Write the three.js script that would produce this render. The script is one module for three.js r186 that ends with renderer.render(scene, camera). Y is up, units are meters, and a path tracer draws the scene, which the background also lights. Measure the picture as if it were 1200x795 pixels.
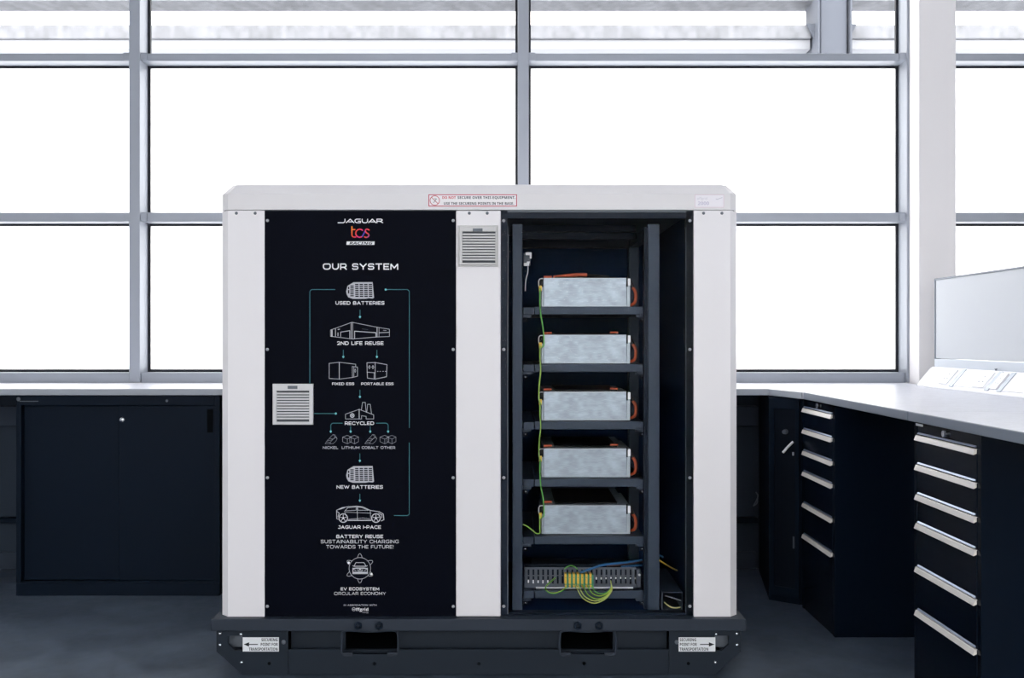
import * as THREE from 'three';
import { RoundedBoxGeometry } from 'three/addons/geometries/RoundedBoxGeometry.js';
import { ConvexGeometry } from 'three/addons/geometries/ConvexGeometry.js';
import { mergeGeometries, toCreasedNormals } from 'three/addons/utils/BufferGeometryUtils.js';

// ------------------------------------------------------------------ camera, sky, lamps, exposure
const F = 1180, EYE = 1.12;                       // focal length in picture pixels, eye height in metres
const scene = new THREE.Scene();
const camera = new THREE.PerspectiveCamera(2 * Math.atan(397.5 / F) * 180 / Math.PI, 1200 / 795, 0.05, 120);
camera.position.set(0, EYE, 0);
camera.lookAt(0, EYE, -5);
scene.background = new THREE.Color().setRGB(1.015, 1.0, 0.97);   // even overcast sky
scene.backgroundIntensity = 3.9;
const EXPOSURE = 1.38;

const renderer = new THREE.WebGLRenderer({ antialias: true });
renderer.toneMapping = THREE.LinearToneMapping;
renderer.toneMappingExposure = EXPOSURE;
renderer.shadowMap.enabled = true;

// ------------------------------------------------------------------ helpers
let seed = 7;
const rnd = () => { seed = (seed * 1664525 + 1013904223) >>> 0; return seed / 4294967296; };
const used = {};
function numbered(n) { used[n] = (used[n] ?? -1) + 1; return used[n] ? n + '_' + String(used[n]).padStart(3, '0') : n; }
function tag(o, label, category, group) { o.userData.label = label; o.userData.category = category; if (group) o.userData.group = group; return o; }
function thing(name, label, category, [x, y, z] = [0, 0, 0], turn = 0, group) {
  const o = new THREE.Group(); o.name = numbered(name); scene.add(o);
  o.position.set(x, y, z); o.rotation.y = turn;
  return tag(o, label, category, group);
}
function holder(name, parent, x = 0, y = 0, z = 0) { const o = new THREE.Group(); o.name = numbered(name); o.position.set(x, y, z); parent.add(o); return o; }
function flat(g) { const n = g.index ? g.toNonIndexed() : g; for (const k of Object.keys(n.attributes)) if (!['position', 'normal', 'uv'].includes(k)) n.deleteAttribute(k); if (!n.attributes.uv) n.setAttribute('uv', new THREE.BufferAttribute(new Float32Array(n.attributes.position.count * 2), 2)); n.clearGroups(); return n; }
function obj(name, g, m, parent = scene) {
  const geo = Array.isArray(g) ? (g.length > 1 ? mergeGeometries(g.map(flat)) : g[0]) : g;
  const o = new THREE.Mesh(geo, m); o.name = numbered(name); parent.add(o); return o;
}
function struct(name, g, m, parent = scene) { const o = obj(name, g, m, parent); if (parent === scene) o.userData.kind = 'structure'; return o; }
// box by limits: x0..x1, y0..y1, and depth from the camera d0 (near) .. d1 (far); world z = -depth
function bx(x0, x1, y0, y1, d0, d1, r = 0) {
  const w = x1 - x0, h = y1 - y0, d = d1 - d0;
  const g = r > 0 ? new RoundedBoxGeometry(w, h, d, 2, Math.min(r, w / 2.01, h / 2.01, d / 2.01)) : new THREE.BoxGeometry(w, h, d);
  return g.translate((x0 + x1) / 2, (y0 + y1) / 2, -(d0 + d1) / 2);
}
const V = (x, y, d) => new THREE.Vector3(x, y, -d);
function tube(points, r, seg = 24, rad = 8) { return new THREE.TubeGeometry(new THREE.CatmullRomCurve3(points), seg, r, rad, false); }
function cylY(x, y0, y1, d, r, n = 20) { return new THREE.CylinderGeometry(r, r, y1 - y0, n).translate(x, (y0 + y1) / 2, -d); }
// a disc standing out of a face that looks at +z: from depth d outwards by t
function studZ(x, y, d, r, t, n = 18) { return new THREE.LatheGeometry([[0, t], [r * 0.55, t * 0.92], [r * 0.9, t * 0.55], [r, 0]].map(([a, b]) => new THREE.Vector2(Math.max(a, 1e-5), b)).reverse(), n).rotateX(Math.PI / 2).translate(x, y, -d); }
// a plan outline (x, depth) raised from y0 to y1
function plan(points, y0, y1) {
  const s = new THREE.Shape(points.map(([x, d]) => new THREE.Vector2(x, d)));
  return new THREE.ExtrudeGeometry(s, { depth: y1 - y0, bevelEnabled: false }).rotateX(-Math.PI / 2).translate(0, y0, 0);
}
// a front outline (x, y) with holes, its face at depth d0 and thickness t going back
function sheet(points, holes, d0, t, bevel = 0) {
  const s = new THREE.Shape(points.map(([x, y]) => new THREE.Vector2(x, y)));
  for (const h of holes) s.holes.push(new THREE.Path(h.map(([x, y]) => new THREE.Vector2(x, y))));
  return new THREE.ExtrudeGeometry(s, { depth: t - 2 * bevel, bevelEnabled: bevel > 0, bevelSize: bevel, bevelThickness: bevel, bevelSegments: 1, bevelOffset: -bevel }).translate(0, 0, -d0 - t + bevel);
}
const rect = (x0, x1, y0, y1) => [[x0, y0], [x1, y0], [x1, y1], [x0, y1]];
const px = (p, d) => (p - 600) * d / F, py = (p, d) => EYE - (p - 397.5) * d / F;   // picture measure -> metres at a depth

// ------------------------------------------------------------------ textures
function dataTexture(w, h, fn, srgb = true, repeat) {
  const a = new Uint8Array(w * h * 4);
  for (let y = 0; y < h; y++) for (let x = 0; x < w; x++) { const c = fn(x, y); const i = (y * w + x) * 4; a[i] = c[0]; a[i + 1] = c[1]; a[i + 2] = c[2]; a[i + 3] = 255; }
  const t = new THREE.DataTexture(a, w, h); t.magFilter = THREE.LinearFilter; t.minFilter = THREE.LinearFilter; t.wrapS = t.wrapT = THREE.RepeatWrapping;
  if (srgb) t.colorSpace = THREE.SRGBColorSpace;
  if (repeat) t.repeat.set(...repeat);
  t.needsUpdate = true; return t;
}
function noiseGrid(n) { const g = new Float32Array(n * n).map(() => rnd()); return (u, v) => { const x = ((u % 1) + 1) % 1 * n, y = ((v % 1) + 1) % 1 * n, i = Math.floor(x), j = Math.floor(y), a = x - i, b = y - j, s = a * a * (3 - 2 * a), t = b * b * (3 - 2 * b), at = (p, q) => g[(q % n) * n + (p % n)]; return (at(i, j) * (1 - s) + at(i + 1, j) * s) * (1 - t) + (at(i, j + 1) * (1 - s) + at(i + 1, j + 1) * s) * t; }; }
const n8 = noiseGrid(8), n24 = noiseGrid(24), n64 = noiseGrid(64), n160 = noiseGrid(160);
const clamp = (x) => Math.max(0, Math.min(255, Math.round(x)));

const floorMap = dataTexture(1024, 1024, (x, y) => {
  const u = x / 1024, v = y / 1024, k = 1 + 0.10 * (n8(u, v) - 0.5) + 0.12 * (n24(u, v) - 0.5) + 0.12 * (n64(u, v) - 0.5) + 0.08 * (n160(u, v) - 0.5) ;
  return [clamp(72 * k), clamp(82 * k), clamp(96 * k)];
}, true, [0.4, 0.4]);
const floorRough = dataTexture(512, 512, (x, y) => { const u = x / 512, v = y / 512, k = 105 + 26 * (n8(u, v) - 0.5) + 26 * (n24(u, v) - 0.5) + 20 * (n160(u, v) - 0.5); return [0, clamp(k), 0]; }, false, [0.4, 0.4]);
const zincMap = dataTexture(512, 256, (x, y) => {
  const u = x / 512, v = y / 256, k = 1 + 0.16 * (n8(u * 0.9 + 0.2, v * 0.6) - 0.5) + 0.12 * (n24(u, v * 0.8) - 0.5) + 0.10 * (n160(u * 0.25, v) - 0.5);
  return [clamp(146 * k), clamp(158 * k), clamp(170 * k)];
});
const topMap = dataTexture(512, 512, (x, y) => { const u = x / 512, v = y / 512, k = 1 + 0.035 * (n24(u, v) - 0.5) + 0.05 * (n160(u, v) - 0.5); return [clamp(204 * k), clamp(206 * k), clamp(216 * k)]; }, true, [1.5, 1.5]);
const earthMap = dataTexture(8, 16, (x, y) => (y % 8 < 4 ? [52, 138, 48] : [196, 208, 60]), true);
const concreteMap = dataTexture(256, 256, (x, y) => { const u = x / 256, v = y / 256, k = 1 + 0.16 * (n8(u, v) - 0.5) + 0.14 * (n24(u * 2, v) - 0.5) + 0.06 * (n64(u, v) - 0.5); return [clamp(124 * k), clamp(126 * k), clamp(132 * k)]; }, true);

// ------------------------------------------------------------------ materials
const std = (hex, roughness, metalness = 0, more = {}) => new THREE.MeshPhysicalMaterial({ color: new THREE.Color(hex), roughness, metalness, ...more });
const M = {
  wall: std('#d6d7da', 0.9), wallDark: std('#28323f', 0.8, 0, { specularIntensity: 0.5 }), rear: std('#8f939a', 0.95), ceiling: std('#d0d2d6', 0.95),
  floor: std('#ffffff', 1, 0, { map: floorMap, roughnessMap: floorRough, specularIntensity: 0.8 }),
  column: std('#e3e1e4', 0.75), mullion: std('#959ba6', 0.45, 0.15), gasket: std('#0c1420', 0.7),
  glass: new THREE.MeshPhysicalMaterial({ color: 0xffffff, transmission: 1, thickness: 0, roughness: 0, ior: 1.45, specularIntensity: 0.6 }),
  frosted: new THREE.MeshPhysicalMaterial({ color: 0xffffff, transmission: 1, thickness: 0, roughness: 0.92, ior: 1.45, specularIntensity: 0.5 }),
  pane: new THREE.MeshPhysicalMaterial({ color: 0xffffff, transmission: 1, thickness: 0, roughness: 0.02, ior: 1.3, specularIntensity: 0.015 }),
  concrete: std('#ffffff', 0.95, 0, { map: concreteMap }), concreteGlowTint: std('#96989e', 0.95), steel: std('#565b66', 0.8),
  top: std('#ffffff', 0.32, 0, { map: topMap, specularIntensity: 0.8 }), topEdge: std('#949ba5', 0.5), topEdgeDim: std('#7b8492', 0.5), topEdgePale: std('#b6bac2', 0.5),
  navy: std('#0b1623', 0.5, 0, { specularIntensity: 0.15 }), navyGloss: std('#09121e', 0.2, 0, { specularIntensity: 0.14 }), navyDeep: std('#08101b', 0.6, 0, { specularIntensity: 0.2 }),
  grip: std('#f2ede8', 0.35, 0.1), chrome: std('#c9ced6', 0.22, 0.9), screw: std('#a7abb2', 0.5, 0.2), pullTop: std('#8f9bb0', 0.3, 0.8), slot: std('#04070b', 0.8, 0, { specularIntensity: 0.1 }),
  white: std('#e2e1e6', 0.42, 0, { specularIntensity: 0.5 }), cap: std('#dbdade', 0.5, 0, { specularIntensity: 0.5 }),
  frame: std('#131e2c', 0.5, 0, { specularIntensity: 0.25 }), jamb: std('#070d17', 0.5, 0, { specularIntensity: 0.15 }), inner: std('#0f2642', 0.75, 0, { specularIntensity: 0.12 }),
  rack: std('#2e3a49', 0.5, 0.1, { specularIntensity: 0.5 }), shelf: std('#313d4c', 0.5, 0.1, { specularIntensity: 0.5 }),
  skid: std('#1c2530', 0.5, 0.1, { specularIntensity: 0.45 }), skidLip: std('#2b333f', 0.5, 0.1, { specularIntensity: 0.5 }),
  vent: std('#c9cacf', 0.5), ventWarm: std('#c2c2c4', 0.5), ventDark: std('#3f454d', 0.7), clipGrey: std('#59616c', 0.5),
  zinc: std('#ffffff', 0.42, 0.35, { map: zincMap }), zincPlain: std('#9aa5ae', 0.45, 0.4), black: std('#0b0e13', 0.55, 0, { specularIntensity: 0.4 }), bright: std('#e6e9ee', 0.4),
  orange: std('#a84a2a', 0.5), sleeve: std('#11161d', 0.6), trunk: std('#4a525e', 0.6), rail: std('#c6ccd4', 0.35, 0.6),
  yellow: std('#d9b13c', 0.5), green: std('#2b7a5b', 0.55), blue: std('#2b6090', 0.5), brown: std('#4c2b23', 0.55), earth: std('#ffffff', 0.5, 0, { map: earthMap }), limeWire: std('#5aa845', 0.5), paleLime: std('#b3c06c', 0.5), paleWire: std('#c9c78a', 0.5), greyWire: std('#79828c', 0.5),
  screen: std('#c3c7cd', 0.85), alu: std('#a9b0bb', 0.4, 0.4), aluDark: std('#6f7783', 0.5, 0.2), plastic: std('#e6e7ee', 0.4), socket: std('#eeeff4', 0.3), hole: std('#30343b', 0.7),
};

// ------------------------------------------------------------------ large structure
const ROOM = { l: -3.92, r: 4.0, front: 4.92, back: -3.0, top: 3.5 };   // depths from the camera; back is behind it
struct('floor', bx(ROOM.l - 0.2, ROOM.r + 0.2, -0.2, 0, ROOM.back - 0.2, ROOM.front + 0.33).toNonIndexed(), M.floor);
{ // floor uv in metres
  const f = scene.children[0].geometry, p = f.attributes.position, u = f.attributes.uv;
  for (let i = 0; i < p.count; i++) u.setXY(i, p.getX(i), p.getZ(i));
}
struct('ceiling', bx(ROOM.l - 0.2, ROOM.r + 0.2, ROOM.top, ROOM.top + 0.2, ROOM.back - 0.2, ROOM.front + 0.33), M.ceiling);
struct('wall_left', bx(ROOM.l - 0.2, ROOM.l, 0, ROOM.top, ROOM.back, ROOM.front + 0.33), M.wall);
struct('wall_right', bx(ROOM.r, ROOM.r + 0.2, 0, ROOM.top, ROOM.back, ROOM.front + 0.33), M.wall);
struct('wall_rear', bx(ROOM.l, ROOM.r, 0, 0.6, ROOM.back - 0.2, ROOM.back), M.rear);
{ // unseen glazed wall added behind the camera to bring in frontal light
  const w = new THREE.Group(); w.name = 'window_5'; w.userData.kind = 'structure'; scene.add(w);
  obj('head_rail', bx(ROOM.l, ROOM.r, 3.4, ROOM.top, ROOM.back - 0.16, ROOM.back), M.mullion, w); obj('window_sill', bx(ROOM.l, ROOM.r, 0.6, 0.65, ROOM.back - 0.16, ROOM.back), M.mullion, w);
  for (let i = 0; i < 5; i++) { const x = ROOM.l + 0.03 + i * (ROOM.r - ROOM.l - 0.06) / 4; obj('mullion', bx(x - 0.028, x + 0.028, 0.65, 3.4, ROOM.back - 0.16, ROOM.back), M.mullion, w); if (i < 4) obj('pane', bx(x + 0.028, x + (ROOM.r - ROOM.l - 0.06) / 4 - 0.028, 0.65, 3.4, ROOM.back - 0.1, ROOM.back - 0.094), M.glass, w); }
}
struct('wall_back', bx(ROOM.l, ROOM.r, 0, 0.872, 4.92, 5.2), M.wallDark);
struct('trim_1', bx(ROOM.l, 1.19, 0.70, 0.795, 4.86, 4.92, 0.004), std('#2f3846', 0.7, 0, { specularIntensity: 0.4 }));
struct('trim_2', bx(ROOM.l, 1.19, 0.228, 0.253, 4.87, 4.92, 0.004), M.navy);
struct('baseboard_back', bx(ROOM.l, 1.19, 0, 0.082, 4.90, 4.92, 0.004), std('#2b3441', 0.7, 0, { specularIntensity: 0.4 }));
struct('column', bx(1.965, 2.144, 0, ROOM.top, 4.861, 4.985, 0.004), M.column);

// windows: one per bay between the mullions
const MUL = [-3.79, -1.868, 0.0559, 1.980, 3.90], MW = 0.027;
for (let b = 0; b < 4; b++) {
  const w = new THREE.Group(); w.name = 'window_' + (b + 1); w.userData.kind = 'structure'; scene.add(w);
  const x0 = MUL[b] + MW, x1 = MUL[b + 1] - MW;
  if (b === 0) obj('mullion', bx(ROOM.l, MUL[0] + MW, 0.905, ROOM.top, 4.98, 5.14, 0.003), M.mullion, w);
  obj('mullion', b < 3 ? bx(MUL[b + 1] - MW, MUL[b + 1] + MW, 0.905, ROOM.top, 4.98, 5.14, 0.003) : bx(MUL[4] - MW, ROOM.r, 0.905, ROOM.top, 4.98, 5.14, 0.003), M.mullion, w);
  obj('window_sill', bx(x0, x1, 0.872, 0.9526, 4.998, 5.18, 0.003), M.mullion, w);
  obj('transom', bx(x0, x1, 1.7025, 1.749, 4.998, 5.12, 0.003), M.mullion, w);
  obj('transom', bx(x0, x1, 2.501, 2.539, 4.998, 5.12, 0.003), M.mullion, w);
  obj('head_rail', bx(x0, x1, 3.40, ROOM.top, 4.998, 5.14, 0.003), M.mullion, w);
  for (const y of [1.7025, 2.501]) for (const s of [x0, x1]) obj('bracket', bx(s === x0 ? s : s - 0.032, s === x0 ? s + 0.032 : s, y + 0.001, y + 0.04, 4.99, 4.9985, 0.002), M.mullion, w);
  const rows = [[0.9526, 1.7025], [1.749, 2.501], [2.539, 3.40]];
  rows.forEach(([a, c], i) => {
    obj('gasket', sheet(rect(x0, x1, a, c), [rect(x0 + 0.012, x1 - 0.012, a + (i ? 0.006 : 0.014), c - 0.011).reverse()], 5.09, 0.02), M.gasket, w);
    obj('pane', bx(x0 + 0.006, x1 - 0.006, a + 0.004, c - 0.006, 5.098, 5.104), i < 2 ? M.frosted : M.glass, w);
  });
}
// outside: yard and the concrete frame of the building opposite
struct('ground_outside', bx(-14, 14, -0.4, -0.05, 5.6, 22), std('#c9ccd2', 0.95));
struct('ground_outside_rear', bx(-14, 14, -0.4, -0.05, -16, -3.6), std('#c9ccd2', 0.95));
{
  const D = 9.0, o = new THREE.Group(); o.name = 'exterior_frame'; o.userData.kind = 'structure'; scene.add(o);
  const metres = (g) => { const p = g.attributes.position, u = g.attributes.uv; for (let i = 0; i < p.count; i++) u.setXY(i, p.getX(i) / 2, (p.getY(i) + p.getZ(i)) / 2); return g; };
  for (const [a, b] of [[-9, px(951, D)], [px(996, D), 9]]) { obj('edge_beam', metres(bx(a, b, py(45, D), py(29, D), D, D + 0.3, 0.01)), M.concrete, o); obj('edge_beam_glow', bx(a, b, py(57, D), py(45, D), D + 0.03, D + 0.3, 0.01), M.concreteGlowTint, o); }  // paler lower band paints the overexposed glow onto the beam
  obj('roof_beam', metres(bx(-9, 9, py(1, D), py(-30, D), D, D + 0.3, 0.01)), M.concrete, o);
  obj('post', bx(px(957, D), px(989, D), -0.05, 5.2, D - 0.1, D + 0.2, 0.02), M.steel, o);
  for (const s of [953, 990.5]) obj('flange', bx(px(s, D), px(s + 2.2, D), -0.05, 5.2, D - 0.14, D + 0.24, 0.004), M.steel, o);
  for (const k of [-1, 1]) { const c = px(973, D), a = px(973 + k * 20, D), b2 = px(973 + k * 29, D); obj('gusset', sheet(k > 0 ? [[a, py(47, D)], [b2, py(30, D)], [a, py(30, D)]] : [[a, py(47, D)], [a, py(30, D)], [b2, py(30, D)]], [], D - 0.05, 0.03), M.steel, o); }
}

// ------------------------------------------------------------------ worktops
const TB = 0.875, TT = 0.903;
function worktop(label, pts, edges) {
  const t = thing('worktop', label, 'worktop');
  const g = plan(pts.map(([x, d]) => [x, d]), TB + 0.001, TT);
  { const p = g.attributes.position, u = g.attributes.uv; for (let i = 0; i < p.count; i++) u.setXY(i, p.getX(i), p.getZ(i)); }
  obj('top_board', g, M.top, t);
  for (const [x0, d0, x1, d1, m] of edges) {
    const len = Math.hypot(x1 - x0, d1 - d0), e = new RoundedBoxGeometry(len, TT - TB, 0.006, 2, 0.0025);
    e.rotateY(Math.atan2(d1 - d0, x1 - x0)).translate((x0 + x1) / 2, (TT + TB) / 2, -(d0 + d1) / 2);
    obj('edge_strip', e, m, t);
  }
  return t;
}
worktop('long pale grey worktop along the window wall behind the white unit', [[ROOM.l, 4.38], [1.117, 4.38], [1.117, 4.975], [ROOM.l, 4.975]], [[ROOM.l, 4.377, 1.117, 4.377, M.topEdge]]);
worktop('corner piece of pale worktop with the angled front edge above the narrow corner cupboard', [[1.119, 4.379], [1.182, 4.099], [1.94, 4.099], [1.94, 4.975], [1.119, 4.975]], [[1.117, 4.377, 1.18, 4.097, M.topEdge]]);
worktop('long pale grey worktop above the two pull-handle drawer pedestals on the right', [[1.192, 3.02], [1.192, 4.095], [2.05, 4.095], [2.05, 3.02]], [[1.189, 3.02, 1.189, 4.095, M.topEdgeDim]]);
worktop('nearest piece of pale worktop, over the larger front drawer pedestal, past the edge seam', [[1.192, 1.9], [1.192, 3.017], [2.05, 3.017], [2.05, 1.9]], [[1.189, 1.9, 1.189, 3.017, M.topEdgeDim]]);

// ------------------------------------------------------------------ the white energy unit
const U = 3.36, ux = (p) => px(p, U), uy = (p) => py(p, U);
const UB = 4.21;                                   // depth of its back
const unit = thing('energy_storage_cabinet', 'large white and black energy storage cabinet with half-clear front on a dark steel skid', 'cabinet', [ux(561.5), 0, -U]);
unit.updateMatrixWorld();
const inUnit = new THREE.Matrix4().makeTranslation(-ux(561.5), 0, U);
const uo = (name, g, m, parent = unit) => { const o = obj(name, Array.isArray(g) ? g : [g], m, parent); o.geometry = o.geometry.clone().applyMatrix4(inUnit); return o; };
const HB = 0.193;                                  // top of the skid
const yCap = uy(246);

// corner posts, middle post, side and back walls
const cpost = (a, b, s) => { // s = -1 left, 1 right; chamfered outer front corner
  const x0 = ux(a), x1 = ux(b), c = 0.0256;
  const pts = s < 0 ? [[x0 + c, U], [x1, U], [x1, U + 0.05], [x0 + 0.06, U + 0.05], [x0 + 0.06, U + 0.11], [x0, U + 0.11], [x0, U + c]] : [[x0, U], [x1 - c, U], [x1, U + c], [x1, U + 0.11], [x1 - 0.06, U + 0.11], [x1 - 0.06, U + 0.05], [x0, U + 0.05]];
  return plan(pts, HB, yCap - 0.002);
};
const lp = uo('corner_post', cpost(258, 310, -1), M.white), rp = uo('corner_post', cpost(813, 865, 1), M.white);
const mp = uo('centre_post', bx(ux(534.3), ux(586.8), HB, yCap - 0.002, U, U + 0.05, 0.004), M.white);
uo('side_wall', bx(ux(258), ux(258) + 0.03, HB, yCap - 0.002, U + 0.112, UB), M.white);
uo('side_wall', bx(ux(865) - 0.03, ux(865), HB, yCap - 0.002, U + 0.112, UB), M.white);
uo('back_wall', bx(ux(258) + 0.03, ux(865) - 0.03, HB, yCap - 0.002, UB - 0.03, UB), M.white);
for (const [p, xs] of [[lp, [277, 299]], [mp, [550, 571]], [rp, [824.5, 846]]]) for (const x of xs) uo('screw', studZ(ux(x), uy(250), U, 0.0052, 0.003), M.clipGrey, p);

// cap with sloped top edges and cut corners
{
  const c = 0.0256, pts = [], x0 = ux(258), x1 = ux(865), y0 = yCap, y1 = uy(227), y2 = uy(215), k = 0.0285;
  for (const [y, i] of [[y0, 0], [y1, 0], [y2, k]]) {
    const cc = i ? c * 0.8 : c;
    for (const [x, d] of [[x0 + i + cc, U + i], [x1 - i - cc, U + i], [x1 - i, U + i + cc], [x1 - i, UB - i - cc], [x1 - i - cc, UB - i], [x0 + i + cc, UB - i], [x0 + i, UB - i - cc], [x0 + i, U + i + cc]]) pts.push(V(x, y, d));
  }
  const cap = uo('top_cap', new ConvexGeometry(pts), M.cap);
  uo('cap_seam', bx(x0 + 0.012, x1 - 0.012, yCap - 0.004, yCap, U + 0.012, UB - 0.012), M.clipGrey, cap);
  uo('lifting_stud', new THREE.SphereGeometry(0.014, 20, 10, 0, Math.PI * 2, 0, Math.PI / 2).scale(1, 0.5, 1).translate(ux(797), uy(215), -(U + 0.1)), M.skidLip, cap);
  // warning sticker
  uo('warning_sticker', stickerGeo(ux(502), ux(606), uy(242.3), uy(227.8), U), printMat(1040, 145, (g, w, h) => {
    g.fillStyle = '#e9e6ea'; g.fillRect(0, 0, w, h); g.strokeStyle = '#b5334b'; g.lineWidth = 9; g.strokeRect(6, 6, w - 12, h - 12);
    g.lineWidth = 7; g.beginPath(); g.arc(75, 73, 55, 0, 7); g.stroke(); g.beginPath(); g.moveTo(36, 34); g.lineTo(114, 112); g.stroke();
    g.strokeStyle = '#343a48'; g.lineWidth = 5; g.beginPath(); g.moveTo(60, 100); g.lineTo(95, 55); g.lineTo(70, 50); g.stroke();
    word(g, 'DO NOT', 160, 54, 322, 31, '#c2243f', true, 'l'); word(g, 'SECURE OVER THIS EQUIPMENT.', 340, 54, 1022, 31, '#23283a', true, 'l');
    word(g, 'USE THE SECURING POINTS IN THE BASE.', 178, 124, 1006, 30, '#23283a', true, 'l');
  }), cap);
  uo('rating_label', stickerGeo(ux(814), ux(848.5), uy(243.5), uy(228), U), printMat(345, 155, (g, w, h) => {
    g.fillStyle = '#e8e6ee'; g.fillRect(0, 0, w, h); g.strokeStyle = '#d3bcc8'; g.lineWidth = 5; g.strokeRect(4, 4, w - 8, h - 8);
    word(g, 'offgrid', 28, 62, 150, 28, '#c8c8d4', false, 'l'); word(g, '2000', 36, 124, 170, 40, '#c2bfd4', true, 'l');
    g.strokeStyle = '#b9bac6'; g.lineWidth = 6; g.beginPath(); g.moveTo(248, 50); g.lineTo(262, 58); g.lineTo(325, 36); g.stroke();
  }), cap);
}
// flat printed stickers: a face mesh a hair thick with its print
function stickerGeo(x0, x1, y0, y1, d) {
  const g = bx(x0, x1, y0, y1, d - 0.0006, d + 0.0002).toNonIndexed(); g.clearGroups();
  const p = g.attributes.position, u = g.attributes.uv;
  for (let i = 0; i < p.count; i++) u.setXY(i, (p.getX(i) - x0) / (x1 - x0), (p.getY(i) - y0) / (y1 - y0));
  return g;
}
function printMat(w, h, draw, more = {}) {
  const c = document.createElement('canvas'); c.width = w; c.height = h; draw(c.getContext('2d'), w, h);
  const t = new THREE.CanvasTexture(c); t.colorSpace = THREE.SRGBColorSpace; t.magFilter = THREE.LinearFilter;
  return std('#ffffff', 0.5, 0, { map: t, specularIntensity: 0.4, ...more });
}
// a word set between x0 and x1 on baseline y with capitals of height cap
function word(g, s, x0, y, x1, cap, color, bold = true) {
  g.save(); g.font = (bold ? 'bold ' : '') + Math.round(cap / 0.714 * 10) / 10 + 'px sans-serif'; g.textAlign = 'left'; g.textBaseline = 'alphabetic';
  const w = g.measureText(s).width; g.translate(x0, y); g.scale((x1 - x0) / w, 1); g.fillStyle = color; g.fillText(s, 0, 0); g.restore();
}

// wide rounded capitals drawn with strokes: [width, [rounding, closed, x, y, x, y ...] ...] in cap heights
const GLYPH = {
  A: [1.15, [0, 0, 0, 0, 0.575, 1, 1.15, 0], [0, 0, 0.2, 0.3, 0.95, 0.3]], B: [0.95, [0.22, 1, 0, 0, 0, 1, 0.88, 1, 0.88, 0.53, 0.5, 0.53, 0.95, 0.53, 0.95, 0], [0, 0, 0, 0.53, 0.7, 0.53]], C: [1.02, [0.42, 0, 1.02, 0.86, 1.02, 1, 0, 1, 0, 0, 1.02, 0, 1.02, 0.14]],
  D: [1.1, [0.46, 0, 0, 0.5, 0, 0.5, 0, 1, 1.1, 1, 1.1, 0, 0, 0, 0, 0.5], [0, 0, 0, 0, 0, 1, 0.4, 1], [0, 0, 0, 0, 0.4, 0]], E: [0.82, [0, 0, 0.82, 1, 0, 1, 0, 0, 0.82, 0], [0, 0, 0, 0.5, 0.72, 0.5]], F: [0.8, [0, 0, 0.8, 1, 0, 1, 0, 0], [0, 0, 0, 0.46, 0.7, 0.46]],
  G: [1.1, [0.42, 0, 1.05, 0.87, 1.05, 1, 0, 1, 0, 0, 1.08, 0, 1.08, 0.3], [0, 0, 1.08, 0.15, 1.08, 0.46, 0.66, 0.46]], H: [1, [0, 0, 0, 0, 0, 1], [0, 0, 1, 0, 1, 1], [0, 0, 0, 0.5, 1, 0.5]], I: [0, [0, 0, 0, 0, 0, 1]],
  J: [0.62, [0.3, 0, 0, 0.1, 0.05, 0, 0.62, 0, 0.62, 1], [0, 0, 0.2, 1, 0.62, 1]], K: [0.98, [0, 0, 0, 0, 0, 1], [0, 0, 0.95, 1, 0.05, 0.38], [0, 0, 0.35, 0.58, 0.98, 0]], L: [0.76, [0, 0, 0, 1, 0, 0, 0.76, 0]], M: [1.2, [0, 0, 0, 0, 0, 1, 0.6, 0.22, 1.2, 1, 1.2, 0]],
  N: [1.05, [0, 0, 0, 0, 0, 1, 1.05, 0, 1.05, 1]], O: [1.22, [0.48, 1, 0.61, 1, 0, 1, 0, 0, 1.22, 0, 1.22, 1]], P: [0.92, [0.3, 0, 0, 0, 0, 1, 0, 1, 0.92, 1, 0.92, 0.34, 0, 0.34]], R: [0.98, [0.3, 0, 0, 0, 0, 1, 0, 1, 0.95, 1, 0.95, 0.36, 0, 0.36], [0, 0, 0.6, 0.36, 0.98, 0]],
  S: [0.92, [0.24, 0, 0.88, 0.88, 0.88, 1, 0, 1, 0, 0.52, 0.92, 0.52, 0.92, 0, 0, 0, 0, 0.12]], T: [1, [0, 0, 0, 1, 1, 1], [0, 0, 0.5, 1, 0.5, 0]], U: [1.02, [0.44, 0, 0, 1, 0, 0, 1.02, 0, 1.02, 1]], V: [1.12, [0, 0, 0, 1, 0.56, 0, 1.12, 1]], W: [1.7, [0, 0, 0, 1, 0.45, 0, 0.85, 0.95, 1.25, 0, 1.7, 1]],
  X: [1.02, [0, 0, 0, 0, 1.02, 1], [0, 0, 0, 1, 1.02, 0]], Y: [1.06, [0, 0, 0, 1, 0.53, 0.42, 1.06, 1], [0, 0, 0.53, 0.42, 0.53, 0]], 2: [0.85, [0.26, 0, 0, 0.86, 0, 1, 0.82, 1, 0.82, 0.55, 0.05, 0], [0, 0, 0.05, 0, 0.88, 0]], '!': [0, [0, 0, 0, 1, 0, 0.46], [0, 0, 0, 0.02, 0, 0]], '-': [0.4, [0, 0, 0, 0.45, 0.4, 0.45]], ' ': [0.32],
};
function turn(i, r, n, P, closed, m) { // corner radius that leaves the short end strokes of C, G and S open
  const d = (a, b) => Math.hypot(P(a)[0] - P(b)[0], P(a)[1] - P(b)[1]), end = (j) => !closed && (j === 0 || j === n - 1);
  return Math.min(r * m, d(i, i - 1) * (end(i - 1) ? 0.96 : 0.49), d(i, (i + 1) % n) * (end((i + 1) % n) ? 0.96 : 0.49));
}
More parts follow.
